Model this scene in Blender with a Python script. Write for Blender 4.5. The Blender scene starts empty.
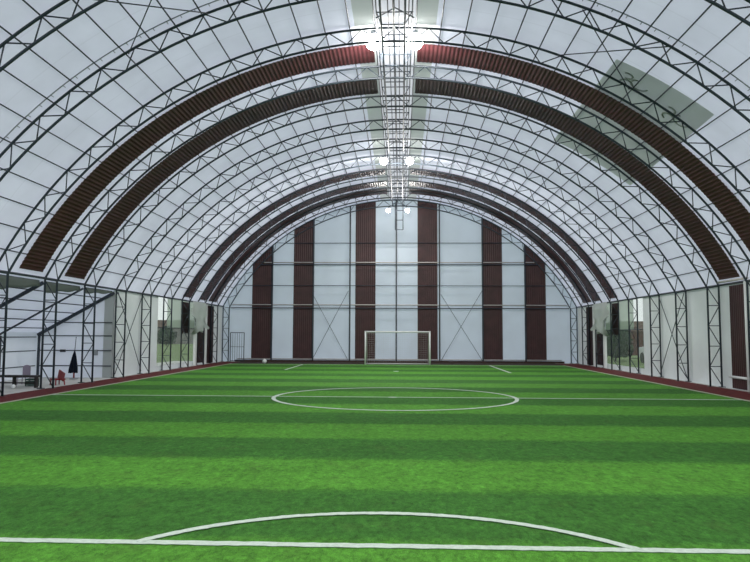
import bpy, bmesh, math, random
from mathutils import Vector, Matrix
random.seed(7)
C = bpy.context.scene.collection
PI = math.pi
# ------------------------------------------------------------------ dimensions (metres)
CAM = (0.1516, 0.0, 1.6); FPX = 682.84; YAW = 0.03797; PIT = 0.07783; ROLL = 0.00424
WO = 10.19; G = 0.357; HE = 3.185; RO = 11.438
ZC = HE - math.sqrt(RO*RO - WO*WO); RI = RO - G; WI = WO - G
ZI = ZC + math.sqrt(RI*RI - WI*WI); TH = math.asin(WO/RO)
TY = lambda k: 14.43 + 2.5*k
YB = 39.55; YF = -8.0; XW = WO + 0.10          # end wall, wall behind the camera, side walls
XL, XR = -8.85, 8.64                            # side lines

# ------------------------------------------------------------------ materials
def mat(name, col, rough=0.6, metal=0.0, spec=0.5, noise=0.0, nscale=8.0, coat=0.0):
    m = bpy.data.materials.new(name); m.use_nodes = True
    nt = m.node_tree; b = nt.nodes['Principled BSDF']
    b.inputs['Roughness'].default_value = rough; b.inputs['Metallic'].default_value = metal
    b.inputs['Specular IOR Level'].default_value = spec; b.inputs['Coat Weight'].default_value = coat
    b.inputs['Base Color'].default_value = (*col, 1)
    if noise:
        tc = nt.nodes.new('ShaderNodeTexCoord'); n = nt.nodes.new('ShaderNodeTexNoise')
        n.inputs['Scale'].default_value = nscale; n.inputs['Detail'].default_value = 4
        nt.links.new(tc.outputs['Object'], n.inputs['Vector'])
        r = nt.nodes.new('ShaderNodeMapRange')
        r.inputs[1].default_value = .3; r.inputs[2].default_value = .7
        r.inputs[3].default_value = 1-noise; r.inputs[4].default_value = 1+noise
        nt.links.new(n.outputs['Fac'], r.inputs[0])
        v = nt.nodes.new('ShaderNodeVectorMath'); v.operation = 'SCALE'
        v.inputs[0].default_value = col; nt.links.new(r.outputs[0], v.inputs['Scale'])
        nt.links.new(v.outputs[0], b.inputs['Base Color'])
    return m

def membrane(name, col, trans=0.5, noise=0.05, seam=False):
    """white PVC fabric: part of the daylight outside shines through"""
    m = bpy.data.materials.new(name); m.use_nodes = True
    nt = m.node_tree; nt.nodes.clear(); N = nt.nodes.new; L = nt.links.new
    out = N('ShaderNodeOutputMaterial'); mix = N('ShaderNodeMixShader'); mix.inputs[0].default_value = trans
    d = N('ShaderNodeBsdfDiffuse'); t = N('ShaderNodeBsdfTranslucent')
    tc = N('ShaderNodeTexCoord'); n = N('ShaderNodeTexNoise'); n.inputs['Scale'].default_value = .9; n.inputs['Detail'].default_value = 6
    L(tc.outputs['Object'], n.inputs['Vector'])
    r = N('ShaderNodeMapRange'); r.inputs[1].default_value = .3; r.inputs[2].default_value = .7
    r.inputs[3].default_value = 1-noise; r.inputs[4].default_value = 1+noise*.4
    L(n.outputs['Fac'], r.inputs[0])
    fac = r.outputs[0]
    if seam:   # welded seams of the fabric sheets, one every 1.25 m along the hall
        sp = N('ShaderNodeSeparateXYZ'); L(tc.outputs['Object'], sp.inputs[0])
        a = N('ShaderNodeMath'); a.operation = 'MULTIPLY_ADD'; a.inputs[1].default_value = 1/1.25; a.inputs[2].default_value = .27
        L(sp.outputs['Y'], a.inputs[0])
        f = N('ShaderNodeMath'); f.operation = 'FRACT'; L(a.outputs[0], f.inputs[0])
        c = N('ShaderNodeMath'); c.operation = 'LESS_THAN'; c.inputs[1].default_value = .035; L(f.outputs[0], c.inputs[0])
        k = N('ShaderNodeMath'); k.operation = 'MULTIPLY_ADD'; k.inputs[1].default_value = -.05; k.inputs[2].default_value = 1; L(c.outputs[0], k.inputs[0])
        q = N('ShaderNodeMath'); q.operation = 'MULTIPLY'; L(k.outputs[0], q.inputs[0]); L(fac, q.inputs[1]); fac = q.outputs[0]
    v = N('ShaderNodeVectorMath'); v.operation = 'SCALE'; v.inputs[0].default_value = col; L(fac, v.inputs['Scale'])
    L(v.outputs[0], d.inputs['Color']); L(v.outputs[0], t.inputs['Color'])
    L(d.outputs[0], mix.inputs[1]); L(t.outputs[0], mix.inputs[2]); L(mix.outputs[0], out.inputs['Surface'])
    return m

def film(name, col, haze):
    m = bpy.data.materials.new(name); m.use_nodes = True
    nt = m.node_tree; nt.nodes.clear(); N = nt.nodes.new; L = nt.links.new
    out = N('ShaderNodeOutputMaterial'); mix = N('ShaderNodeMixShader'); mix.inputs[0].default_value = haze
    t = N('ShaderNodeBsdfTransparent'); t.inputs['Color'].default_value = (.92, .95, .92, 1)
    m2 = N('ShaderNodeMixShader'); m2.inputs[0].default_value = .6
    d = N('ShaderNodeBsdfDiffuse'); d.inputs['Color'].default_value = (*col, 1)
    s = N('ShaderNodeBsdfTranslucent'); s.inputs['Color'].default_value = (*col, 1)
    L(d.outputs[0], m2.inputs[1]); L(s.outputs[0], m2.inputs[2])
    L(t.outputs[0], mix.inputs[1]); L(m2.outputs[0], mix.inputs[2]); L(mix.outputs[0], out.inputs['Surface'])
    return m

def emis(name, col, s):
    m = bpy.data.materials.new(name); m.use_nodes = True
    b = m.node_tree.nodes['Principled BSDF']
    b.inputs['Base Color'].default_value = (*col, 1)
    b.inputs['Emission Color'].default_value = (*col, 1); b.inputs['Emission Strength'].default_value = s
    return m

def turf():
    m = bpy.data.materials.new('turf'); m.use_nodes = True
    nt = m.node_tree; N = nt.nodes.new; L = nt.links.new; b = nt.nodes['Principled BSDF']
    b.inputs['Roughness'].default_value = .85; b.inputs['Specular IOR Level'].default_value = .15
    tc = N('ShaderNodeTexCoord'); sp = N('ShaderNodeSeparateXYZ'); L(tc.outputs['Object'], sp.inputs[0])
    def noise(scale, detail, sx=1, sy=1, rough=.6):
        mp = N('ShaderNodeMapping'); mp.inputs['Scale'].default_value = (sx, sy, 1); L(tc.outputs['Object'], mp.inputs[0])
        n = N('ShaderNodeTexNoise'); n.inputs['Scale'].default_value = scale; n.inputs['Detail'].default_value = detail
        n.inputs['Roughness'].default_value = rough
        L(mp.outputs[0], n.inputs['Vector']); return n.outputs['Fac']
    def math_(op, a, b_=None, c=None):
        k = N('ShaderNodeMath'); k.operation = op
        for i, x in enumerate((a, b_, c)):
            if x is None: continue
            if isinstance(x, (int, float)): k.inputs[i].default_value = x
            else: L(x, k.inputs[i])
        return k.outputs[0]
    wob = math_('MULTIPLY_ADD', noise(5, 3), .26, -.13)
    y = math_('ADD', sp.outputs['Y'], wob)
    ph = math_('MULTIPLY_ADD', y, 1/3.44, -17.43/3.44)          # one light + one dark stripe = 3.44 m
    s = math_('SINE', math_('MULTIPLY', ph, 2*PI))
    r = N('ShaderNodeMapRange'); r.interpolation_type = 'SMOOTHSTEP'
    r.inputs[1].default_value = -.34; r.inputs[2].default_value = .34; L(s, r.inputs[0])
    mx = N('ShaderNodeMix'); mx.data_type = 'RGBA'; L(r.outputs[0], mx.inputs[0])
    mx.inputs[6].default_value = (.042, .150, .022, 1); mx.inputs[7].default_value = (.082, .262, .029, 1)  # tone change from blade lean in the light, put into two greens
    fine = noise(26, 4, 1, .55, .75); blades = noise(140, 2, 1, .45, .7); big = noise(.9, 4)
    f = math_('ADD', math_('MULTIPLY_ADD', fine, 1.9, -.45), math_('MULTIPLY_ADD', blades, 1.3, -.15))
    mid = noise(9, 3, 1, .6, .65)
    f = math_('MULTIPLY', f, math_('MULTIPLY_ADD', mid, 1.3, .35))
    f = math_('MULTIPLY', f, math_('MULTIPLY_ADD', big, .6, .70))
    v = N('ShaderNodeVectorMath'); v.operation = 'SCALE'; L(mx.outputs[2], v.inputs[0]); L(f, v.inputs['Scale'])
    # dry olive patches where the pile is worn
    dry = N('ShaderNodeMapRange'); dry.inputs[1].default_value = .55; dry.inputs[2].default_value = .8; dry.inputs[4].default_value = .45
    L(noise(2.3, 6, 1, .7), dry.inputs[0])
    m2 = N('ShaderNodeMix'); m2.data_type = 'RGBA'; L(dry.outputs[0], m2.inputs[0]); L(v.outputs[0], m2.inputs[6])
    m2.inputs[7].default_value = (.075, .120, .030, 1)
    L(m2.outputs[2], b.inputs['Base Color'])
    bp = N('ShaderNodeBump'); bp.inputs['Strength'].default_value = .6; bp.inputs['Distance'].default_value = .02
    L(math_('ADD', fine, blades), bp.inputs['Height']); L(bp.outputs[0], b.inputs['Normal'])
    return m

M = dict(
    steel=mat('painted_steel', (.022, .032, .045), .45, 0, .5, .2, 3),
    roof=membrane('roof_fabric', (.80, .83, .95), .52, .08, True),
    ridge=membrane('ridge_fabric', (.92, .93, .98), .62, .03),
    lap=membrane('lapped_fabric', (.58, .62, .62), .42, .05),
    wall=membrane('wall_fabric', (.78, .81, .82), .48, .08),
    annex=membrane('annex_fabric', (.88, .91, .97), .60, .05),
    endwall=membrane('endwall_fabric', (.81, .87, .94), .55, .05),
    patch=membrane('patch_fabric', (.57, .60, .555), .5, .06),
    ink=membrane('patch_ink', (.46, .49, .45), .5, .06),
    flap=membrane('flap_fabric', (.66, .71, .69), .5, .08),
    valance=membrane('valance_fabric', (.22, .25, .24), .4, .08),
    maroon=mat('maroon_sheet', (.052, .014, .0165), .40, 0, .36, .25, 2.5),
    maroon_dull=mat('maroon_sheet_dull', (.042, .014, .0155), .5, 0, .4, .25, 2.5),
    maroon_shaded=mat('maroon_sheet_shaded', (.024, .011, .012), .6, 0, .3, .3, 2.5),  # same maroon sheet, backlit shade beside the windows put into the colour
    turf=turf(),
    line=mat('line_turf', (.52, .60, .52), .9, 0, .2, .12, 30),
    sideline=mat('dusty_line_turf', (.40, .40, .31), .9, 0, .2, .15, 30),
    red=mat('red_track', (.10, .015, .015), .85, 0, .2, .3, 6),
    slab=mat('pale_concrete', (.50, .50, .48), .9, 0, .2, .15, 3),
    dirt=mat('dark_kerb', (.045, .03, .025), .9, 0, .2, .3, 5),
    white=mat('white_paint', (.72, .74, .74), .5, 0, .4, .05, 5),
    pinkwhite=mat('dusty_white_pipe', (.55, .52, .50), .6, 0, .4, .1, 5),
    grey=mat('grey_plastic', (.25, .27, .29), .6),
    black=mat('black_plastic', (.012, .013, .016), .5),
    navy=mat('dark_cloth', (.010, .014, .026), .9, 0, .1, .2, 20),
    redp=mat('red_plastic', (.22, .02, .025), .45),
    mauve=mat('mauve_plastic', (.26, .22, .29), .6),
    darkwood=mat('dark_timber', (.02, .017, .016), .6, 0, .4, .3, 9),
    greenp=mat('dark_green_plastic', (.02, .06, .045), .6),
    net=mat('net_cord', (.7, .7, .7), .8),
    lens=emis('lamp_glass', (1, .98, .94), 60),
    film=film('clear_film', (.50, .56, .51), .09),
    film2=film('cloudy_film', (.46, .55, .47), .6),
    grass=mat('outdoor_grass', (.16, .22, .10), .95, 0, .1, .3, .8),
    leaf=mat('hedge_leaf', (.018, .045, .026), .8, 0, .2, .5, 9),
    brick=mat('red_brown_brick', (.12, .05, .045), .9, 0, .2, .2, 2),
    housewall=mat('grey_render', (.22, .21, .21), .9, 0, .2, .1, 1),
    tile=mat('roof_tile', (.10, .06, .05), .8, 0, .2, .2, 3),
    carpaint=mat('white_car_paint', (.75, .75, .77), .25, 0, .5),
    glass=mat('dark_glass', (.015, .02, .025), .08),
    rubber=mat('tyre_rubber', (.012, .012, .012), .9),
)

# ------------------------------------------------------------------ mesh helpers
def sweep(bm, pts, r, n=8, caps=True):
    pts = [Vector(p) for p in pts]; rings = []
    u = None
    for i, p in enumerate(pts):
        a = (pts[i]-pts[i-1]).normalized() if i else None
        b = (pts[i+1]-pts[i]).normalized() if i < len(pts)-1 else None
        t = ((a+b) if a and b else (a or b)).normalized()
        k = 1/max(.5, t.dot(a or b))
        if u is None:
            h = Vector((0, 1, 0)) if abs(t.y) < .9 else Vector((0, 0, 1))
            u = (h - t*h.dot(t)).normalized()
        else: u = (u - t*u.dot(t)).normalized()
        v = t.cross(u)
        rr = r[i] if isinstance(r, (list, tuple)) else r
        side = None
        if a and b and (a-b).length > 1e-4: side = (a-b).normalized()
        ring = []
        for j in range(n):
            o = u*math.cos(2*PI*j/n)*rr + v*math.sin(2*PI*j/n)*rr
            if side is not None: o += side*o.dot(side)*(k-1)
            ring.append(bm.verts.new(p+o))
        rings.append(ring)
    for A, B in zip(rings, rings[1:]):
        for j in range(n): bm.faces.new((A[j], A[(j+1) % n], B[(j+1) % n], B[j]))
    if caps: bm.faces.new(rings[0][::-1]); bm.faces.new(rings[-1])

def box(bm, lo, hi, bev=0.0):
    lo, hi = Vector(lo), Vector(hi)
    g = bmesh.ops.create_cube(bm, size=1)
    for v in g['verts']: v.co = Vector([(lo[i]+hi[i])/2 + v.co[i]*(hi[i]-lo[i]) for i in range(3)])
    if bev:
        es = list({e for v in g['verts'] for e in v.link_edges})
        bmesh.ops.bevel(bm, geom=es, offset=bev, segments=2, affect='EDGES')

def bar(bm, a, b, w, h):                       # rectangular bar from a to b
    a, b = Vector(a), Vector(b); t = (b-a).normalized()
    up = Vector((0, 0, 1)) if abs(t.z) < .95 else Vector((0, 1, 0))
    s = t.cross(up).normalized(); u = s.cross(t)
    vs = [bm.verts.new(p + s*x*w/2 + u*y*h/2) for p in (a, b) for x, y in ((-1, -1), (1, -1), (1, 1), (-1, 1))]
    for q in ((0, 3, 2, 1), (4, 5, 6, 7), (0, 1, 5, 4), (1, 2, 6, 5), (2, 3, 7, 6), (3, 0, 4, 7)):
        bm.faces.new([vs[i] for i in q])

def lathe(bm, prof, n=20, mtx=None):           # prof: (radius, z)
    rings = []
    for r, z in prof:
        ring = [bm.verts.new((r*math.cos(2*PI*j/n), r*math.sin(2*PI*j/n), z)) for j in range(n)]
        rings.append(ring)
    for A, B in zip(rings, rings[1:]):
        for j in range(n): bm.faces.new((A[j], A[(j+1) % n], B[(j+1) % n], B[j]))
    bm.faces.new(rings[0][::-1]); bm.faces.new(rings[-1])
    if mtx is not None: bmesh.ops.transform(bm, matrix=mtx, verts=[v for R in rings for v in R])

def slab(bm, poly, axis, d0, d1):              # polygon in the plane normal to axis, extruded d0..d1
    def P(a, b, d): return (d, a, b) if axis == 'x' else (a, d, b) if axis == 'y' else (a, b, d)
    A = [bm.verts.new(P(a, b, d0)) for a, b in poly]; B = [bm.verts.new(P(a, b, d1)) for a, b in poly]
    n = len(poly)
    bm.faces.new(A[::-1]); bm.faces.new(B)
    for j in range(n): bm.faces.new((A[j], A[(j+1) % n], B[(j+1) % n], B[j]))

def obj(name, bm, m, parent=None, smooth=False):
    bmesh.ops.recalc_face_normals(bm, faces=bm.faces)
    me = bpy.data.meshes.new(name); bm.to_mesh(me); bm.free()
    for x in (m if isinstance(m, (list, tuple)) else [m]): me.materials.append(x)
    if smooth:
        for p in me.polygons: p.use_smooth = True
    o = bpy.data.objects.new(name, me); C.objects.link(o)
    if parent: o.parent = parent
    return o
def B(): return bmesh.new()
def tag(o, label, cat, group=None):
    o['label'] = label; o['category'] = cat
    if group: o['group'] = group
    return o
def thing(name, label, cat, loc=(0, 0, 0), group=None, rz=0):
    o = bpy.data.objects.new(name, None); C.objects.link(o); o.location = loc; o.rotation_euler = (0, 0, rz)
    o.empty_display_size = .2
    return tag(o, label, cat, group)
def struct(name, bm, m, parent=None):
    o = obj(name, bm, m, parent)
    if not parent: o['kind'] = 'structure'
    return o
def dup(root, loc, label):
    r = root.copy(); C.objects.link(r); r.location = loc; r['label'] = label
    for ch in list(root.children):
        c = ch.copy(); C.objects.link(c); c.parent = r
        for g in ch.children:
            d = g.copy(); C.objects.link(d); d.parent = c
    return r
ORD = ['first', 'second', 'third', 'fourth', 'fifth', 'sixth', 'seventh', 'eighth', 'ninth', 'tenth', 'eleventh', 'twelfth',
       'thirteenth', 'fourteenth', 'fifteenth', 'sixteenth', 'seventeenth', 'eighteenth', 'nineteenth', 'twentieth']
def arc(r, th, y=0.0): return Vector((r*math.sin(th), y, ZC + r*math.cos(th)))

# ------------------------------------------------------------------ setting: ground, floor, shell
b = B(); box(b, (-70, -25, -.25), (70, 150, -.06)); struct('ground', b, M['grass'])
b = B(); box(b, (-13.1, YF, -.06), (XW+.3, YB+.2, -.004)); struct('floor_slab', b, M['slab'])
b = B(); box(b, (-8.95, YF+.1, -.004), (8.75, 36.3, .012)); struct('floor', b, M['turf'])
b = B(); box(b, (-9.98, YF+.1, -.004), (-8.95, 38.6, .014)); struct('trim_1', b, M['red'])
b = B(); box(b, (8.75, YF+.1, -.004), (9.98, 38.6, .014)); struct('trim_2', b, M['red'])
b = B(); box(b, (-8.95, 36.3, -.004), (8.75, 38.9, .014)); struct('trim_3', b, M['dirt'])
b = B(); box(b, (-9.4, 39.2, -.004), (9.4, YB-.03, .10)); struct('baseboard_back', b, M['dirt'])

# roof fabric
RM = RO + .085
b = B(); ths = []
edge = [-TH, -.0905, -.046, .046, .0905, TH]; steps = [34, 1, 2, 1, 34]
for s in range(5):
    for i in range(steps[s]): ths.append((edge[s]+(edge[s+1]-edge[s])*i/steps[s], s))
ths.append((TH, 4)); ys = [YF + (YB+.02-YF)*i/12 for i in range(13)]
rows = [[b.verts.new(arc(RM, t, y)) for y in ys] for t, _ in ths]
for i in range(len(rows)-1):
    for j in range(12):
        f = b.faces.new((rows[i][j], rows[i+1][j], rows[i+1][j+1], rows[i][j+1]))
        f.material_index = {0: 0, 1: 1, 2: 2, 3: 1, 4: 0}[ths[i][1]]
struct('ceiling', b, [M['roof'], M['lap'], M['ridge']])
ZE = ZC + RM*math.cos(TH); XE = RM*math.sin(TH)
# side walls of the same fabric; window bay near the far end
W0, W1 = 28.95, 34.2
def wall_sheet(sx, y0, y1, z0=-.03, z1=ZE):
    bb = B(); n = 2
    x0 = sx*XE
    slab(bb, [(y0, z0), (y1, z0), (y1, z1), (y0, z1)], 'x', x0, x0+sx*.012); return bb
b = wall_sheet(1, YF, W0); 
for a in ((W0, W1, -.03, .22), (W1, YB, -.03, ZE)):
    slab(b, [(a[0], a[2]), (a[1], a[2]), (a[1], a[3]), (a[0], a[3])], 'x', XE, XE+.012)
struct('wall_right', b, M['wall'])
b = wall_sheet(-1, 24.46, W0)
for a in ((YF, 9.5, -.03, ZE), (W0, W1, -.03, .22), (W1, YB, -.03, ZE)):
    slab(b, [(a[0], a[2]), (a[1], a[2]), (a[1], a[3]), (a[0], a[3])], 'x', -XE-.012, -XE)
struct('wall_left', b, M['wall'])
def endpoly():
    return [(-XE, -.03), (XE, -.03)] + [(RM*math.sin(t), ZC+RM*math.cos(t)) for t in [TH-2*TH*i/60 for i in range(61)]]
b = B(); slab(b, endpoly(), 'y', YB, YB+.012); struct('wall_back', b, M['endwall'])
b = B(); slab(b, endpoly(), 'y', YF-.012, YF); struct('wall_front', b, M['endwall'])
# clear film windows in both side walls
for i, sx in enumerate((-1, 1)):
    x = sx*(XE+.004)
    b = B(); slab(b, [(W0, .2), (W1, .2), (W1, 1.85), (W0, 1.85)], 'x', x, x+sx*.004)
    w = struct('window_%d' % (i+1), b, M['film'])
    b = B(); slab(b, [(W0+1.2, 1.85), (W1, 1.85), (W1, ZE), (W0+1.2, ZE)], 'x', x, x+sx*.004); struct('cloudy_pane', b, M['film2'], w)
    b = B(); slab(b, [(W0, 1.85), (W0+1.2, 1.85), (W0+1.2, ZE), (W0, ZE)], 'x', x, x+sx*.004); struct('clear_pane', b, M['film'], w)
    b = B(); bar(b, (x-sx*.03, W0, 1.85), (x-sx*.03, W1, 1.85), .03, .03); struct('window_rail', b, M['steel'], w)

# side annex on the left: lean-to roof, back wall, end wall with sheeting rails
AX = -13.0; AZ = 1.62; AY0, AY1 = 9.5, 24.46
b = B(); slab(b, [(-XE, ZE-.06), (AX-.06, AZ), (AX-.06, AZ+.012), (-XE, ZE-.048)], 'y', AY0, AY1); struct('ceiling_annex', b, M['annex'])
b = B(); box(b, (AX-.07, AY0, -.03), (AX-.058, AY1, AZ)); struct('wall_annex_side', b, M['annex'])
b = B(); slab(b, [(AX-.06, -.03), (-XE, -.03), (-XE, ZE-.06), (AX-.06, AZ)], 'y', AY1, AY1+.012); wa = struct('wall_annex_back', b, M['annex'])
b = B(); slab(b, [(-10.62, -.03), (-XE-.01, -.03), (-XE-.01, 3.05), (-10.62, 2.84)], 'y', AY1-.012, AY1-.002); struct('grey_sheet', b, M['lap'], wa)
b = B(); slab(b, [(AX-.06, -.03), (-XE, -.03), (-XE, ZE-.06), (AX-.06, AZ)], 'y', AY0-.012, AY0); struct('wall_annex_front', b, M['wall'])

# ------------------------------------------------------------------ lattice arches
def make_truss(y, label):
    t = thing('lattice_arch', label, 'steel arch', (0, y, 0), 'steel lattice arches carrying the roof')
    na = 72
    po = [(-WO, 0, 0), (-WO, 0, HE)] + [tuple(arc(RO, -TH+2*TH*i/na)) for i in range(1, na)] + [(WO, 0, HE), (WO, 0, 0)]
    ti = math.asin(WI/RI)
    pi_ = [(-WI, 0, 0), (-WI, 0, ZI)] + [tuple(arc(RI, -ti+2*ti*i/na)) for i in range(1, na)] + [(WI, 0, ZI), (WI, 0, 0)]
    b = B(); sweep(b, po, .031); obj('outer_chord', b, M['steel'], t, True)
    b = B(); sweep(b, pi_, .031); obj('inner_chord', b, M['steel'], t, True)
    def web(p, q, r=.0145):
        bb = B(); sweep(bb, [p, q], r, 6); obj('web_bar', bb, M['steel'], t, True)
    P = .075
    for j in range(-15, 15):
        n = arc(RI, (j+.5)*P)
        for k in (j, j+1):
            if abs(k) <= 14: web(n, arc(RO, k*P))
    for sx in (-1, 1):
        dz = HE/5
        for k in range(1, 6): web((sx*WO, 0, dz*k - (.03 if k == 5 else 0)), (sx*WI, 0, dz*k - (.09 if k == 5 else 0)))
        for k in range(5):
            zt, zb = HE-.06-dz*k if k == 0 else HE-dz*k, HE-dz*(k+1)
            if k == 4: zb = .05
            lft, rgt = min(sx*WO, sx*WI), max(sx*WO, sx*WI)
            a, c = (lft, rgt) if k % 2 == 0 else (rgt, lft)
            web((a, 0, zt), (c, 0, zb))
        for x in (WO, WI):
            bb = B(); box(bb, (sx*x-.08, -.08, -.002), (sx*x+.08, .08, .018)); obj('base_plate', bb, M['steel'], t)
    return t
TL = {-1: 'dark steel lattice arch nearest the camera, crossing only the top corners of the photo',
      0: 'dark steel lattice arch second from the camera, its crown above the photo edge',
      1: 'dark steel lattice arch just before the nearest maroon roof band',
      2: 'dark steel lattice arch between the two near maroon roof bands',
      3: 'dark steel lattice arch right behind the second near maroon roof band',
      4: 'dark steel lattice arch standing where the left side annex ends',
      5: 'dark steel lattice arch just beyond the crossed wall braces',
      6: 'dark steel lattice arch at the near edge of the clear side windows',
      7: 'dark steel lattice arch in the middle of the clear side windows',
      8: 'dark steel lattice arch third from the goal end wall',
      9: 'dark steel lattice arch second from the goal end wall',
      10: 'dark steel lattice arch against the goal end wall'}
proto = make_truss(TY(1), TL[1])
for k in range(-1, 11):
    if k != 1: dup(proto, (0, TY(k), 0), TL[k])

# purlins and eave tubes
RP = RO + .036 + .016
for sx, side in ((-1, 'left'), (1, 'right')):
    for j in range(19):
        th = sx*(.046 + .0557*j); p = arc(RP, th)
        b = B(); sweep(b, [(0, YF+.05-24, 0), (0, YB-.04-24, 0)], .017, 6)
        o = obj('roof_purlin', b, M['steel'], None, True); o.location = (p.x, 24, p.z)
        tag(o, 'thin dark roof rail running the length of the hall, %s up from the %s eave' % (ORD[18-j], side), 'roof rail', 'roof rails between the arches')
    b = B(); sweep(b, [(0, YF+.05-24, 0), (0, YB-.04-24, 0)], .034, 8)
    o = obj('eave_tube', b, M['steel'], None, True); o.location = (sx*(WO+.0), 24, HE-.0)
    tag(o, 'dark steel tube along the %s eave, on top of the wall columns' % side, 'eave tube')
# lacing seam of the roof fabric just before the second arch
for sx, side in ((-1, 'left'), (1, 'right')):
    b = B(); n = 60; y0 = 14.2
    sweep(b, [arc(RM-.02, sx*(.1+(TH-.12)*i/n), y0) for i in range(n+1)], .013, 6)
    for i in range(1, 34):
        t = sx*(.1+(TH-.12)*i/34); sweep(b, [arc(RM-.02, t, y0), arc(RM-.02, t, y0+.12)], .009, 5)
    o = obj('lacing_seam', b, M['grey'], None, True)
    tag(o, 'thin grey laced seam in the %s half of the roof fabric beside the second arch' % side, 'seam')

# roof cross braces
def rod(name, a, c, r, label, cat, group):
    a, c = Vector(a), Vector(c); m_ = (a+c)/2
    b = B(); sweep(b, [a-m_, c-m_], r, 6); o = obj(name, b, M['steel'], None, True); o.location = m_
    return tag(o, label, cat, group)
t0, t1 = .366, .541; RB = RO-.02
rod('brace_rod', arc(RB, t0, TY(1)), arc(RB, t1, TY(0)), .013, 'thin roof brace rod on the right, rising away from the camera towards the ridge', 'brace', 'crossed roof braces')
rod('brace_rod', arc(RB-.03, t0, TY(0)), arc(RB-.03, t1, TY(1)), .013, 'thin roof brace rod on the right, dropping to the grey-green roof patch', 'brace', 'crossed roof braces')
rod('brace_rod', arc(RB, -t0, TY(0)), arc(RB, -t1, TY(-1)), .013, 'thin nearly level roof brace rod at the top left of the photo', 'brace', 'crossed roof braces')
rod('brace_rod', arc(RB-.03, -t0, TY(-1)), arc(RB-.03, -t1, TY(0)), .013, 'thin steep roof brace rod at the top left of the photo', 'brace', 'crossed roof braces')
for sx, side in ((-1, 'left'), (1, 'right')):
    x = sx*(WO-.02)
    rod('wall_brace', (x, TY(4)+.04, .12), (x, TY(5)-.04, HE-.1), .014, 'thin brace on the %s wall rising away from the camera' % side, 'brace', 'crossed wall braces')
    rod('wall_brace', (x-sx*.03, TY(4)+.04, HE-.1), (x-sx*.03, TY(5)-.04, .12), .014, 'thin brace on the %s wall falling away from the camera' % side, 'brace', 'crossed wall braces')

# ------------------------------------------------------------------ maroon corrugated bands on the roof
def band(y0, y1, sx, label, yoff=.0):
    b = B(); pitch = .115; r0 = RM-.05; ta, te = .052, TH-.012
    n = int((te-ta)*r0/pitch); rows = []
    for i in range(n):
        for u, d in ((0, 0), (.3, .003), (.5, .012), (.8, .009)):
            t = sx*(ta + (te-ta)*(i+u)/n)
            rows.append([b.verts.new(arc(r0-d, t, y)) for y in (y0, (y0+y1)/2, y1)])
    for A, Bq in zip(rows, rows[1:]):
        for j in range(2): b.faces.new((A[j], A[j+1], Bq[j+1], Bq[j]))
    o = obj('roof_band', b, M['maroon'])
    sm = o.modifiers.new('thick', 'SOLIDIFY'); sm.thickness = .004
    return tag(o, label, 'roof band', 'maroon corrugated roof bands')
BANDS = [(17.96, 19.18, 'nearest'), (20.45, 21.75, 'second nearest'), (31.85, 33.1, 'third nearest'), (34.6, 35.75, 'second farthest'), (36.15, 37.75, 'farthest')]
for y0, y1, w in BANDS:
    for sx, side in ((-1, 'left'), (1, 'right')):
        band(y0, y1, sx, '%s maroon corrugated roof band, %s half from ridge to eave' % (w, side))

def wall_panel(sx, y0, y1, z0, z1, label, ragged=False, m='maroon_shaded'):
    b = B(); x = sx*(XE-.035); pitch = .115; n = max(3, int((y1-y0)/pitch)); cols = []
    for i in range(n):
        for u, d in ((0, 0), (.25, .004), (.5, .010), (.75, .004)):
            y = y0+(y1-y0)*(i+u)/n
            zb = z0 + (random.uniform(-.05, .05) if ragged else 0)
            cols.append([b.verts.new((x-sx*d, y, z)) for z in (zb, (z0+z1)/2, z1)])
    for A, Bq in zip(cols, cols[1:]):
        for j in range(2): b.faces.new((A[j], A[j+1], Bq[j+1], Bq[j]))
    o = obj('wall_panel', b, M[m]); sm = o.modifiers.new('thick', 'SOLIDIFY'); sm.thickness = .004
    return tag(o, label, 'wall panel', 'maroon corrugated wall panels')
wall_panel(1, 20.3, 21.35, .02, HE-.06, 'maroon wall panel framed by white pipes, nearest on the right wall', False, 'maroon_dull')
for sx, side in ((-1, 'left'), (1, 'right')):
    wall_panel(sx, 31.95, 33.1, 1.62, HE-.08, 'short shade-darkened maroon panel hanging in the upper half of the %s side window' % side, True)
    wall_panel(sx, 34.62, 35.7, .1, 1.75, 'low shade-darkened maroon wall panel under the pale flap on the %s wall' % side)
    wall_panel(sx, 36.2, 37.6, .02, HE-.08, 'full-height maroon wall panel nearest the end wall, %s side' % side)

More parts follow.
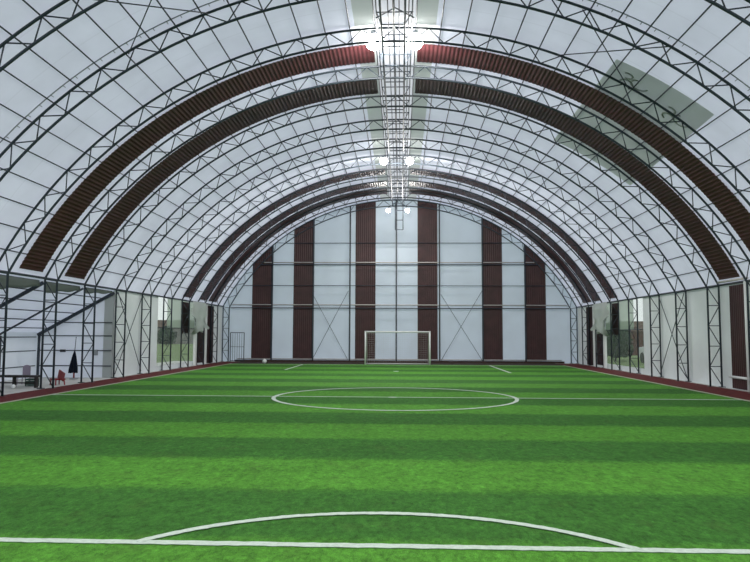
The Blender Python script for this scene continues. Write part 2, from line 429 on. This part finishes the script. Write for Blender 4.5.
# white pipe frame round the near right panel
def pipe(name, a, c, r, m, label, cat, group=None):
    a, c = Vector(a), Vector(c); o0 = Vector((a.x, a.y, min(a.z, c.z)))
    b = B(); sweep(b, [a-o0, c-o0], r, 8); o = obj(name, b, M[m], None, True); o.location = o0
    return tag(o, label, cat, group)
pipe('white_pipe', (XE-.1, 20.22, 0), (XE-.1, 20.22, HE), .045, 'white', 'upright white pipe at the near edge of the framed maroon panel, right wall', 'pipe', 'white pipes framing wall panels')
pipe('white_pipe', (XE-.083, 20.1, .36), (XE-.083, 21.4, .36), .04, 'white', 'low level white pipe across the bottom of the framed maroon panel', 'pipe', 'white pipes framing wall panels')
pipe('white_pipe', (XE-.14, 20.0, HE+.08), (XE-.14, 21.8, HE+.08), .035, 'pinkwhite', 'cream pipe along the eave above the framed maroon panel', 'pipe', 'white pipes framing wall panels')
for sx, side in ((-1, 'left'), (1, 'right')):
    b = B(); box(b, (-.05, -.14, 0), (.05, .14, 1.8), .008); o = obj('white_post', b, M['white']); o.location = (sx*(XE-.1), 34.05, 0)
    tag(o, 'short white post at the far edge of the clear window, %s wall' % side, 'post', 'white wall posts')
    b = B(); box(b, (-.05, -.12, 0), (.05, .12, HE-.05), .008); o = obj('white_post', b, M['white']); o.location = (sx*(XE-.1), 35.85, 0)
    tag(o, 'tall white post between two maroon panels, %s wall' % side, 'post', 'white wall posts')
    # loose pale flap of fabric hanging from the eave
    b = B(); n = 14; cols = []
    for i in range(n+1):
        y = 32.1 + 2.35*i/n
        low = 1.62 + .10*math.sin(i*1.3) + (.0 if i < 5 else .035*(i-5))
        if i < 2: low = 2.3 - .3*i
        x = sx*(WI-.10-.03*math.sin(i*1.7))
        cols.append([b.verts.new((x-sx*.05*q*math.sin(i*.9+q*2), y, HE-.05+(low-HE+.05)*q/4)) for q in range(5)])
    for A, Bq in zip(cols, cols[1:]):
        for q in range(4): b.faces.new((A[q], A[q+1], Bq[q+1], Bq[q]))
    o = obj('loose_flap', b, M['flap'], None, True); sm = o.modifiers.new('thick', 'SOLIDIFY'); sm.thickness = .004
    tag(o, 'pale green-grey fabric flap hanging loose from the %s eave beside the window' % side, 'fabric flap')

# grey valances hanging under the left eave into the annex
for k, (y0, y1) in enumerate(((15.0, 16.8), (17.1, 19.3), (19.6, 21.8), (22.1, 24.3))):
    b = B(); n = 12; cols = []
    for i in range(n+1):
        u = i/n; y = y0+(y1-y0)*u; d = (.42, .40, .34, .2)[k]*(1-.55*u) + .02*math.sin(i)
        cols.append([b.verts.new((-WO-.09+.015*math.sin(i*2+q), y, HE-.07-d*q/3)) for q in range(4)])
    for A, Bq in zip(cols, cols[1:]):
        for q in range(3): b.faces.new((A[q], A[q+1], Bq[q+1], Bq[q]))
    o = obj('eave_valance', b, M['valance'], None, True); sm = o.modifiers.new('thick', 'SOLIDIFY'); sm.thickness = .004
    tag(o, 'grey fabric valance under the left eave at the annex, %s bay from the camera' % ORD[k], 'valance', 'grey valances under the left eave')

# grey-green repair patch on the right of the roof, with faint printed curls
b = B(); rows = []; RPt = RM-.008
c4 = [(.480, 16.12), (.706, 15.9), (.735, 22.55), (.481, 23.0)]
for i in range(13):
    u = i/12; r_ = []
    for j in range(9):
        v = j/8
        th = (c4[0][0]*(1-u)+c4[1][0]*u)*(1-v) + (c4[3][0]*(1-u)+c4[2][0]*u)*v
        y = (c4[0][1]*(1-u)+c4[1][1]*u)*(1-v) + (c4[3][1]*(1-u)+c4[2][1]*u)*v
        r_.append(b.verts.new(arc(RPt, th, y)))
    rows.append(r_)
for A, Bq in zip(rows, rows[1:]):
    for j in range(8): b.faces.new((A[j], A[j+1], Bq[j+1], Bq[j]))
pt = obj('roof_patch', b, M['patch']); tag(pt, 'grey-green rectangular repair patch on the right slope of the roof', 'roof patch')
b = B()
for th0, y0 in ((.535, 16.75), (.655, 17.1)):
    for s0, rr in ((0, .22), (1.9, .16), (3.9, .13)):
        pts = [arc(RPt-.006, th0+(rr*math.cos(a)+.22*math.cos(s0))/RO, y0+rr*math.sin(a)+.22*math.sin(s0)) for a in [s0+i*.35 for i in range(13)]]
        sweep(b, pts, .022, 5)
obj('printed_curl', b, M['ink'], pt, True)

# ------------------------------------------------------------------ ridge girder and floodlights
YG0, YG1 = YF+.1, 39.3
rg = thing('ridge_girder', 'dark steel lattice girder running lengthwise under the roof ridge', 'ridge girder', (0, 0, 0))
for x, z, r in ((-.33, 9.03, .03), (.24, 9.03, .03), (-.03, 9.27, .034), (-.45, 9.36, .018), (-.17, 9.36, .016), (.10, 9.36, .016), (.42, 9.36, .018), (.33, 9.2, .016)):
    b = B(); sweep(b, [(x, YG0, z), (x, YG1, z)], r, 6); obj('rail', b, M['steel'], rg, True)
k = 0; y = 10.9
while y < YG1:
    b = B(); sweep(b, [(-.46, y, 9.34), (.44, y, 9.34)], .015, 6); obj('cross_bar', b, M['steel'], rg, True)
    b = B(); sweep(b, [(-.33, y, 9.03), (.24, y, 9.03)], .015, 6); obj('cross_bar', b, M['steel'], rg, True)
    b = B(); sweep(b, [(-.33, y, 9.03), (-.45, y, 9.36)], .012, 6); obj('hanger', b, M['steel'], rg, True)
    b = B(); sweep(b, [(.24, y, 9.03), (.42, y, 9.36)], .012, 6); obj('hanger', b, M['steel'], rg, True)
    y += 1.25
for sx in (-1, 1):
    b = B(); sweep(b, [(0, 16.0, 9.5), (sx*.47, 16.0, 9.24)], .015, 6); obj('roof_strut', b, M['steel'], rg, True)
# drop frame at the far end
df = thing('drop_frame', 'narrow dark steel frame hanging from the ridge before the end wall', 'drop frame', (.05, 38.3, 7.5))
for x in (-.22, .22):
    b = B(); sweep(b, [(x, 0, 0), (x, 0, 1.5)], .025, 6); obj('upright', b, M['steel'], df, True)
for z in (0, .55, 1.1):
    b = B(); sweep(b, [(-.22, 0, z), (.22, 0, z)], .022, 6); obj('cross_bar', b, M['steel'], df, True)

def spot(x, y, z, aim, power, ang=178, parent=None):
    li = bpy.data.lights.new('floodlight_bulb', 'SPOT'); li.energy = power; li.shadow_soft_size = .1; li.color = (1, .97, .92)
    li.spot_size = math.radians(ang); li.spot_blend = .3
    lo = bpy.data.objects.new('floodlight_bulb', li); C.objects.link(lo); lo.location = (x, y, z)
    lo.rotation_euler = Vector(aim).to_track_quat('-Z', 'Y').to_euler()
    if parent: lo.parent = parent
def floodlight(x, y, z, rad, aim, label, power):
    t = thing('floodlight', label, 'floodlight', (x, y, z), 'pairs of floodlights under the roof ridge')
    s = -1 if x < 0 else 1
    b = B(); bmesh.ops.create_icosphere(b, subdivisions=3, radius=rad); obj('lamp_globe', b, M['lens'], t, True)
    b = B(); lathe(b, [(rad*.3, rad*1.2), (rad*.42, rad*1.17), (rad*.48, rad*.98), (rad*.66, rad*.80), (rad*.62, rad*.78)], 24); obj('cap', b, M['grey'], t, True)
    b = B(); tx = -x + s*.27
    sweep(b, [(0, 0, rad*1.1), (0, 0, rad*1.2+.02), (tx, 0, min(9.30, z+.3)-z)], .014, 6); obj('bracket', b, M['steel'], t, True)
    d = Vector(aim).normalized()*(rad+.08)
    spot(d.x, d.y, d.z, aim, power, 178, t)
for y, z, rad, pw, nm in ((17.25, 9.20, .215, 480, 'nearest pair'), (27.8, 8.75, .16, 900, 'middle pair'), (38.0, 8.55, .12, 160, 'pair before the end wall')):
    for x, side in ((-.56, 'left'), (.51, 'right')):
        floodlight(x, y, z, rad, ((0, .85, -.55) if nm[0] == 'n' else (0, .62, -.78)) if nm[0] != 'p' else (0, -.6, -.8), 'bright round floodlight under the ridge, %s lamp of the %s' % (side, nm), pw)
# the hall's further lamps, behind and above the camera
for y in (6.7, -3.9):
    for sx in (-1, 1): spot(sx*.53, y, 8.9, (0, .25, -1), 950, 150)

# ------------------------------------------------------------------ end wall: stripes, posts, rails, braces
def zroof(x): return ZC + math.sqrt(RM*RM - x*x)
SN = ['outermost on the left', 'second from the left', 'just left of the goal middle', 'just right of the goal middle', 'second from the right', 'outermost on the right']
for i, (x0, x1) in enumerate(((-8.52, -7.33), (-6.10, -4.93), (-2.49, -1.29), (1.12, 2.30), (4.83, 6.02), (7.27, 8.50))):
    b = B(); n = 10; cols = []
    for q in range(n):
        for u, d in ((0, 0), (.25, .004), (.5, .010), (.75, .004)):
            x = x0+(x1-x0)*(q+u)/n
            cols.append([b.verts.new((x, YB-.03-d, .12+(zroof(x)-.06-.12)*w/4)) for w in range(5)])
    for A, Bq in zip(cols, cols[1:]):
        for w in range(4): b.faces.new((A[w], A[w+1], Bq[w+1], Bq[w]))
    o = obj('end_wall_stripe', b, M['maroon_dull']); sm = o.modifiers.new('thick', 'SOLIDIFY'); sm.thickness = .004
    tag(o, 'maroon vertical stripe on the end wall, %s' % SN[i], 'wall stripe', 'maroon stripes on the end wall')
PX = [-7.33, -4.93, -2.80, -.11, 2.38, 4.85, 7.28]
PN = ['at the inner edge of the outermost left stripe', 'at the inner edge of the second left stripe', 'left of the goal, beside the X braces', 'in the middle behind the goal',
      'right of the goal, beside the X braces', 'at the inner edge of the second right stripe', 'at the inner edge of the outermost right stripe']
for x, nm in zip(PX, PN):
    b = B(); box(b, (-.04, -.04, 0), (.04, .04, zroof(x)-.12)); o = obj('end_wall_post', b, M['steel']); o.location = (x, YB-.12, 0)
    tag(o, 'slim dark end wall post %s' % nm, 'post', 'end wall posts')
for z, m, hw, nm in ((3.10, 'steel', 9.75, 'at eave height'), (4.40, 'steel', 9.1, 'just above eave height'), (5.62, 'steel', 8.0, 'at mid height'), (6.88, 'steel', 6.3, 'nearest the top')):
    hw = math.sqrt((RI-.05)**2-(z-ZC)**2) if z > 3.2 else 9.75
    b = B(); sweep(b, [(-hw, 0, 0), (hw, 0, 0)], .03 if z < 4 or 5 < z < 6 else .02, 6); o = obj('end_wall_rail', b, M[m], None, True); o.location = (0, YB-.19, z)
    tag(o, 'dark level rail across the end wall, %s' % nm, 'rail', 'end wall rails')
for z, nm in ((3.29, 'at eave height'), (5.76, 'at mid height'), (.16, 'near the ground')):
    hw = math.sqrt((RI-.05)**2-(z-ZC)**2) if z > 3.2 else 9.3
    b = B(); sweep(b, [(-hw, 0, 0), (hw, 0, 0)], .032, 6); o = obj('white_rail', b, M['pinkwhite'], None, True); o.location = (0, YB-.09, z)
    tag(o, 'dusty white level pipe across the end wall, %s' % nm, 'rail', 'white pipes across the end wall')
for xa, xb, side in ((-4.95, -2.88, 'left'), (2.45, 4.8, 'right')):
    for (p, q, nm) in (((xa, .12), (xb, 4.1), 'rising to the right'), ((xb, .12), (xa, 3.9), 'rising to the left')):
        rod('end_wall_brace', (p[0], YB-.23, p[1]), (q[0], YB-.23, q[1]), .013, 'thin end wall brace %s of the goal, %s' % (side, nm), 'brace', 'crossed end wall braces')

# ------------------------------------------------------------------ goal
GY = 35.65; gx0, gx1, gh = -1.69, 1.66, 1.72
g = thing('football_goal', 'white small-sided football goal in front of the end wall', 'goal', ((gx0+gx1)/2, GY, .012))
hw = (gx1-gx0)/2
for sx in (-1, 1):
    b = B(); sweep(b, [(sx*hw, 0, 0), (sx*hw, 0, gh)], .04, 10); obj('post', b, M['white'], g, True)
    b = B(); sweep(b, [(sx*hw, 0, gh-.02), (sx*(hw-.04), .45, gh-.1), (sx*(hw-.04), 1.0, .03)], .018, 8); obj('stanchion', b, M['white'], g, True)
    b = B(); sweep(b, [(sx*hw, .0, .025), (sx*(hw-.04), 1.0, .03)], .018, 8); obj('ground_bar', b, M['white'], g, True)
b = B(); sweep(b, [(-hw-.04, 0, gh), (hw+.04, 0, gh)], .04, 10); obj('crossbar', b, M['white'], g, True)
b = B(); sweep(b, [(-hw+.04, 1.0, .03), (hw-.04, 1.0, .03)], .018, 8); obj('ground_bar', b, M['white'], g, True)
b = B()
def backp(u):   # profile of the net from crossbar to ground at the back
    pts = [(0, gh-.03), (.45, gh-.12), (1.0, .05)]; L = [.46, 1.74]
    s = u*(L[0]+L[1])
    if s < L[0]: f = s/L[0]; return (pts[0][0]+(pts[1][0]-pts[0][0])*f, pts[0][1]+(pts[1][1]-pts[0][1])*f)
    f = (s-L[0])/L[1]; return (pts[1][0]+(pts[2][0]-pts[1][0])*f, pts[1][1]+(pts[2][1]-pts[1][1])*f)
for i in range(27):
    x = -hw+.06+(2*hw-.12)*i/26; sweep(b, [(x, *backp(u/6)) for u in range(7)], .002, 4)
for j in range(1, 17):
    yy, zz = backp(j/17); sweep(b, [(-hw+.05, yy, zz), (hw-.05, yy, zz)], .002, 4)
net = obj('net', b, M['net'], g)

# ------------------------------------------------------------------ pitch markings (inlaid white turf)
def ribbon(name, pts, w, m, label, closed=False, z=.018):
    b = B(); n = len(pts); A = []
    for i, p in enumerate(pts):
        p = Vector(p); q0 = Vector(pts[i-1 if (i or closed) else 0]); q1 = Vector(pts[(i+1) % n if (i < n-1 or closed) else n-1])
        t = (q1-q0).normalized(); s = Vector((-t.y, t.x, 0)); j1, j2 = random.uniform(-.007, .007), random.uniform(-.007, .007)
        A.append([b.verts.new(p + s*(w/2+j1) + Vector((0, 0, z))), b.verts.new(p - s*(w/2+j2) + Vector((0, 0, z)))])
    for i in range(n if closed else n-1):
        c, d = A[i], A[(i+1) % n]; b.faces.new((c[0], c[1], d[1], d[0]))
    o = obj(name, b, M[m]); sm = o.modifiers.new('thick', 'SOLIDIFY'); sm.thickness = .004; sm.offset = 0
    return tag(o, label, 'pitch line', 'painted pitch lines')
def seg(a, c, n): return [(a[0]+(c[0]-a[0])*i/n, a[1]+(c[1]-a[1])*i/n, 0) for i in range(n+1)]
ribbon('side_line', seg((XL, -7.5), (XL, 36.2), 120), .11, 'sideline', 'dusty off-white left side line along the red strip')
ribbon('side_line', seg((XR, -7.5), (XR, 36.2), 120), .11, 'sideline', 'dusty off-white right side line along the red strip')
ribbon('halfway_line', seg((XL, 17.43), (XR, 17.43), 90), .075, 'line', 'white halfway line through the centre circle')
ribbon('penalty_line', seg((XL, 5.26), (XR, 5.26), 300), .095, 'line', 'white line right across the foreground of the pitch')
ribbon('goal_line', seg((XL, 35.7), (XR, 35.7), 60), .09, 'line', 'white goal line under the far goal')
ribbon('centre_circle', [(3.03*math.cos(2*PI*i/200), 17.43+3.03*math.sin(2*PI*i/200), 0) for i in range(200)], .095, 'line', 'white centre circle in the middle of the pitch', True, .0205)
cx_, hc, sg = .03, 1.88, .93; R_ = (hc*hc+sg*sg)/(2*sg); a0 = math.asin(hc/R_)
ribbon('penalty_arc', [(cx_+R_*math.sin(-a0+2*a0*i/90), 5.26+sg-R_+R_*math.cos(-a0+2*a0*i/90), 0) for i in range(91)], .08, 'line', 'curved white penalty arc bulging from the foreground line', False, .0205)
ribbon('area_line', seg((-4.95, 30.2), (-4.95, 35.6), 20), .10, 'line', 'short white penalty area line left of the far goal', False, .0205)
ribbon('area_line', seg((4.72, 28.8), (4.72, 35.6), 20), .10, 'line', 'short white penalty area line right of the far goal', False, .0205)
for nm, x, y, lab in (('centre_spot', -.05, 17.43, 'white kick-off spot in the centre circle'), ('penalty_spot', -.05, 29.6, 'white penalty spot before the far goal')):
    b = B(); lathe(b, [(.12, .012), (.12, .02)], 18); o = obj(nm, b, M['line']); o.location = (x, y, 0); tag(o, lab, 'pitch line', 'painted pitch lines')
b = B(); bmesh.ops.create_icosphere(b, subdivisions=3, radius=.12)
o = obj('football', b, M['white'], None, True); o.location = (-7.15, 36.6, .134); tag(o, 'white football lying at the foot of the end wall, left of the goal', 'ball')

# barred gate leaf by the left end-wall corner
gt = thing('barred_gate', 'dark steel barred gate standing by the left corner of the end wall', 'gate', (-9.15, 38.7, .0))
b = B(); fr = [(-.39, 0, .06), (.39, 0, .06), (.39, 0, 1.66), (-.39, 0, 1.66)]
for i in range(4): sweep(b, [fr[i], fr[(i+1) % 4]], .024, 6)
obj('frame', b, M['steel'], gt, True)
for i in range(1, 6):
    b = B(); x = -.39+.78*i/6; sweep(b, [(x, 0, .06), (x, 0, 1.66)], .010, 6); obj('bar', b, M['steel'], gt, True)
b = B(); sweep(b, [(-.39, 0, .86), (.39, 0, .86)], .012, 6); obj('middle_rail', b, M['steel'], gt, True)
for x in (-.39, .39):
    b = B(); sweep(b, [(x, 0, 0), (x, 0, .06)], .024, 6); obj('foot', b, M['steel'], gt, True)

# ------------------------------------------------------------------ annex steel and belongings
def annex_pt(u): return (-WO-.05+(AX+WO+.05)*u, (HE-.13)+(AZ-.1-HE+.13)*u)
for k, (r, nm) in {2: (.055, 'nearest sloping beam of the annex roof, thick and dark'), 3: (.032, 'middle sloping beam of the annex roof, thin and dark'), 4: (.06, 'farthest sloping beam of the annex roof, at its end wall')}.items():
    y = TY(k) - (.08 if k == 4 else 0)
    a, c = annex_pt(0), annex_pt(1)
    b = B(); bar(b, (0, 0, 0), (c[0]-a[0], 0, c[1]-a[1]), r*1.2, r*1.8); o = obj('annex_rafter', b, M['steel']); o.location = (a[0], y, a[1])
    tag(o, nm, 'beam', 'sloping annex roof beams')
    b = B(); box(b, (-.035, -.035, 0), (.035, .035, c[1]-.02)); o = obj('annex_post', b, M['steel']); o.location = (AX+.06, y, 0)
    tag(o, 'dark square post under the outer end of the %s annex roof beam' % {2: 'nearest', 3: 'middle', 4: 'farthest'}[k], 'post', 'annex posts')
for q in range(1, 6):
    x, z = annex_pt(q/5.6); b = B(); sweep(b, [(0, -7.3, 0), (0, 7.4, 0)], .018, 6); o = obj('annex_purlin', b, M['steel'], None, True); o.location = (x, 17.0, z+.085)
    tag(o, 'thin rail under the annex roof fabric, %s down from the eave' % ORD[q-1], 'roof rail', 'annex roof rails')
for q, z in enumerate((.42, .96, 1.45)):
    b = B(); sweep(b, [(0, -7.3, 0), (0, 7.3, 0)], .018, 6); o = obj('annex_side_rail', b, M['steel'], None, True); o.location = (AX-.03, 17.0, z)
    tag(o, 'thin level rail on the outer annex wall, %s from the ground' % ORD[q], 'rail', 'rails on the outer annex wall')
for q, z in enumerate((.42, .97, 1.50, 1.98)):
    xl = AX+.0 if z < 1.55 else -12.35
    b = B(); sweep(b, [(xl+10.3, 0, 0), (0, 0, 0)], .02, 6); o = obj('annex_end_rail', b, M['steel'], None, True); o.location = (-10.3, AY1-.04, z)
    tag(o, 'thin level rail on the annex end wall, %s from the ground' % ORD[q], 'rail', 'rails on the annex end wall')
# parasol
p = thing('parasol', 'closed dark navy parasol on a thin pole in the left annex', 'parasol', (-11.2, 23.5, 0))
b = B(); sweep(b, [(0, 0, .24), (.0, 0, .95), (.035, 0, 1.47)], .013, 8); obj('pole', b, M['steel'], p, True)
b = B(); sweep(b, [(0, 0, 0.03), (0, 0, .3)], .03, 8); obj('lower_pole', b, M['redp'], p, True)['label'] = 'red lower pole'
b = B(); lathe(b, [(.15, 0), (.15, .03), (.05, .05)], 16); obj('foot', b, M['grey'], p)
b = B(); n = 22; rings = []
for z, r in ((.98, .018), (.9, .04), (.75, .075), (.55, .11), (.38, .14), (.24, .15), (.25, .05)):
    rings.append([b.verts.new((r*.82*(1+.22*math.cos(j*PI))*math.cos(2*PI*j/n)*1.0 - (1-z)*.05, r*(1+.22*math.cos(j*PI))*math.sin(2*PI*j/n), z-(.03*math.cos(j*PI) if z < .3 else 0))) for j in range(n)])
for A, Bq in zip(rings, rings[1:]):
    for j in range(n): b.faces.new((A[j], A[(j+1) % n], Bq[(j+1) % n], Bq[j]))
b.faces.new(rings[0][::-1]); obj('canopy', b, M['navy'], p)
# red low chair
c = thing('low_chair', 'small red plastic chair between the annex columns', 'chair', (-10.45, 20.9, 0), None, -.6)
b = B(); box(b, (-.19, -.17, .15), (.19, .17, .20), .015); obj('seat', b, M['redp'], c)
b = B(); bar(b, (.17, 0, .17), (.25, 0, .42), .34, .03); obj('backrest', b, M['redp'], c)
for x in (-.14, .14):
    for y in (-.13, .13):
        b = B(); sweep(b, [(x, y, .18), (x*1.15, y*1.1, 0)], .022, 6); obj('leg', b, M['redp'], c)
# bench, crate, seat back, ball under the bench
bn = thing('bench', 'low dark bench at the left edge of the photo, in the annex opening', 'bench', (-10.95, 19.75, 0))
b = B(); box(b, (-.95, -.16, .30), (.50, .16, .36), .01); obj('seat', b, M['darkwood'], bn)
for x in (-.9, -.2, .45):
    b = B(); box(b, (x-.03, -.06, 0), (x+.03, .06, .30)); obj('leg', b, M['darkwood'], bn)
b = B(); box(b, (-.88, -.02, .12), (.43, .02, .155)); obj('stretcher', b, M['darkwood'], bn)
sc = thing('mauve_chair', 'mauve-grey rounded chair back showing above the low dark bench', 'chair', (-11.5, 20.9, 0))
b = B(); n = 10; pts = [(-.12, 0), (.12, 0)] + [(.12*math.cos(PI*i/n), .26+.08*math.sin(PI*i/n)) for i in range(n+1)]
slab(b, pts, 'y', .10, .13); obj('backrest', b, M['mauve'], sc).location = (0, 0, .26)
b = B(); box(b, (-.15, -.18, .22), (.15, .12, .25), .01); obj('seat', b, M['mauve'], sc)
for x in (-.12, .12):
    for y in (-.15, .10):
        b = B(); sweep(b, [(x, y, .23), (x*1.1, y*1.1, 0)], .013, 6); obj('leg', b, M['mauve'], sc)
cr = thing('crate', 'dark green slatted crate behind the low bench', 'crate', (-10.95, 20.35, 0))
b = B(); box(b, (-.16, -.11, 0), (.16, .11, .02)); obj('bottom', b, M['greenp'], cr)
for z in (.04, .11, .18):
    b = B()
    for lo, hi in (((-.16, -.11, z), (.16, -.098, z+.045)), ((-.16, .098, z), (.16, .11, z+.045)), ((-.16, -.098, z), (-.148, .098, z+.045)), ((.148, -.098, z), (.16, .098, z+.045))): box(b, lo, hi)
    obj('slat_ring', b, M['greenp'], cr)
for x in (-.148, .148):
    for y in (-.098, .098): b = B(); box(b, (x-.01, y-.01, .0), (x+.01, y+.01, .225)); obj('corner_post', b, M['greenp'], cr)
b = B(); bmesh.ops.create_icosphere(b, subdivisions=3, radius=.06); o = obj('ball', b, M['white'], None, True); o.location = (-11.0, 19.45, .056)
tag(o, 'small white ball on the ground under the low dark bench', 'ball')
# small fittings on the annex end wall
f = thing('wall_lamp', 'small black wall lamp on a rail of the annex end wall', 'lamp', (-12.05, AY1-.09, .965))
b = B(); box(b, (-.09, -.07, -.05), (.09, .03, .04), .01); obj('housing', b, M['black'], f)
b = B(); box(b, (-.03, .0, -.02), (.03, .075, .02)); obj('bracket', b, M['black'], f)
f = thing('junction_box', 'small grey box fixed to the annex end wall near the column', 'electrical box', (-10.86, AY1-.037, .80))
b = B(); box(b, (-.055, -.05, 0), (.055, .038, .2), .008); obj('body', b, M['grey'], f)
b = B(); box(b, (-.05, -.058, .01), (.05, -.05, .19)); obj('lid', b, M['grey'], f)

# ------------------------------------------------------------------ outside the windows
def bush(name, x, y, w, d, h, label, seed):
    rnd = random.Random(seed); t = thing(name, label, 'shrub', (x, y, -.06))
    b = B()
    for i in range(900):
        a, u, v = rnd.uniform(0, 2*PI), rnd.uniform(.6, 1), rnd.uniform(0, 1)
        zc_ = h*(.12+.88*v); k = math.sin(PI*min(1, .25+v*.75))**.5
        c0 = Vector((math.cos(a)*w/2*u*k, math.sin(a)*d/2*u*k, zc_)); s = h*.06
        n = Vector((rnd.gauss(0, 1), rnd.gauss(0, 1), rnd.gauss(0, 1))).normalized(); q = n.orthogonal().normalized(); e = n.cross(q)
        b.faces.new([b.verts.new(c0+q*s*x_+e*s*y_) for x_, y_ in ((-1, 0), (0, -.5), (1, 0), (0, .5))])
    g0 = bmesh.ops.create_icosphere(b, subdivisions=2, radius=1)
    for vv in g0['verts']: vv.co = Vector((vv.co.x*w*.42, vv.co.y*d*.42, h*.5+vv.co.z*h*.45))
    obj('foliage', b, M['leaf'], t)
    b = B(); sweep(b, [(0, 0, 0), (0, 0, h*.5)], .06, 6); obj('stem', b, M['darkwood'], t)
bush('shrub', -31, 90, 2.6, 2.6, 2.6, 'dark shrub outdoors, seen through the left side window', 1)
bush('hedge', 14.2, 45.5, 1.9, 4.0, 2.6, 'dark green hedge outdoors, seen through the right side window', 2)
def house(x0, x1, y0, y1, h, rise, wm, label):
    t = thing('house', label, 'building', ((x0+x1)/2, (y0+y1)/2, -.06)); w, d = (x1-x0)/2, (y1-y0)/2
    b = B(); box(b, (-w, -d, 0), (w, d, h)); obj('walls', b, M[wm], t)
    b = B(); slab(b, [(-d-.2, h), (d+.2, h), (0, h+rise)], 'x', -w-.2, w+.2); obj('roof', b, M['tile'], t)
    for i in range(3):
        x = -w+2*w*(i+.5)/3; b = B(); box(b, (x-.4, -d-.03, h*.4), (x+.4, -d+.02, h*.75)); obj('window', b, M['glass'], t)
house(-44, -33.5, 106, 112, 2.6, 1.2, 'housewall', 'grey house far outdoors behind the left side window')
house(19.5, 27, 58, 64, 2.0, .9, 'brick', 'red-brown building outdoors behind the right side window')
v = thing('car', 'white car parked outdoors beyond the right side window', 'car', (15.6, 41.0, -.06))
b = B(); slab(b, [(-2.0, .3), (2.0, .3), (2.05, .75), (1.9, .92), (1.0, 1.0), (.45, 1.42), (-1.3, 1.45), (-1.95, .95), (-2.05, .7)], 'x', -.8, .8); o = obj('body', b, M['carpaint'], v)
bv = o.modifiers.new('bev', 'BEVEL'); bv.width = .06; bv.segments = 2
b = B(); slab(b, [(.9, 1.02), (.42, 1.36), (-1.2, 1.38), (-1.7, 1.0)], 'x', -.815, .815); obj('side_glass', b, M['glass'], v)
for y in (-1.25, 1.25):
    for sx in (-1, 1):
        b = B(); lathe(b, [(.3, -.1), (.32, -.07), (.32, .07), (.3, .1)], 20, Matrix.Translation((sx*.74, y, .32)) @ Matrix.Rotation(PI/2, 4, 'Y')); obj('wheel', b, M['rubber'], v, False)

# ------------------------------------------------------------------ world, camera, view
w = bpy.data.worlds.new('overcast'); bpy.context.scene.world = w; w.use_nodes = True
bg = w.node_tree.nodes['Background']; bg.inputs['Color'].default_value = (.92, .95, 1.0, 1); bg.inputs['Strength'].default_value = 1.03

cy, sy, cp, sp, cr_, sr = math.cos(YAW), math.sin(YAW), math.cos(PIT), math.sin(PIT), math.cos(ROLL), math.sin(ROLL)
right = Vector((cy, sy, 0)); fh = Vector((-sy, cy, 0)); fwd = fh*cp + Vector((0, 0, sp)); up = -fh*sp + Vector((0, 0, cp))
r2 = right*cr_ + up*sr; u2 = up*cr_ - right*sr
cd = bpy.data.cameras.new('camera'); cam = bpy.data.objects.new('camera', cd); C.objects.link(cam)
mw = Matrix((r2, u2, -fwd)).transposed().to_4x4(); mw.translation = Vector(CAM); cam.matrix_world = mw
cd.sensor_width = 36; cd.lens = FPX*36/750; cd.clip_end = 500; cd.clip_start = .05
sc_ = bpy.context.scene; sc_.camera = cam
sc_.view_settings.view_transform = 'Standard'; sc_.view_settings.look = 'None'; sc_.view_settings.gamma = 1; sc_.view_settings.exposure = 0
sc_.view_settings.use_curve_mapping = False
sc_.cycles.use_denoising = True; sc_.cycles.max_bounces = 8; sc_.cycles.diffuse_bounces = 5; sc_.cycles.transparent_max_bounces = 12
sc_.cycles.sample_clamp_indirect = 6
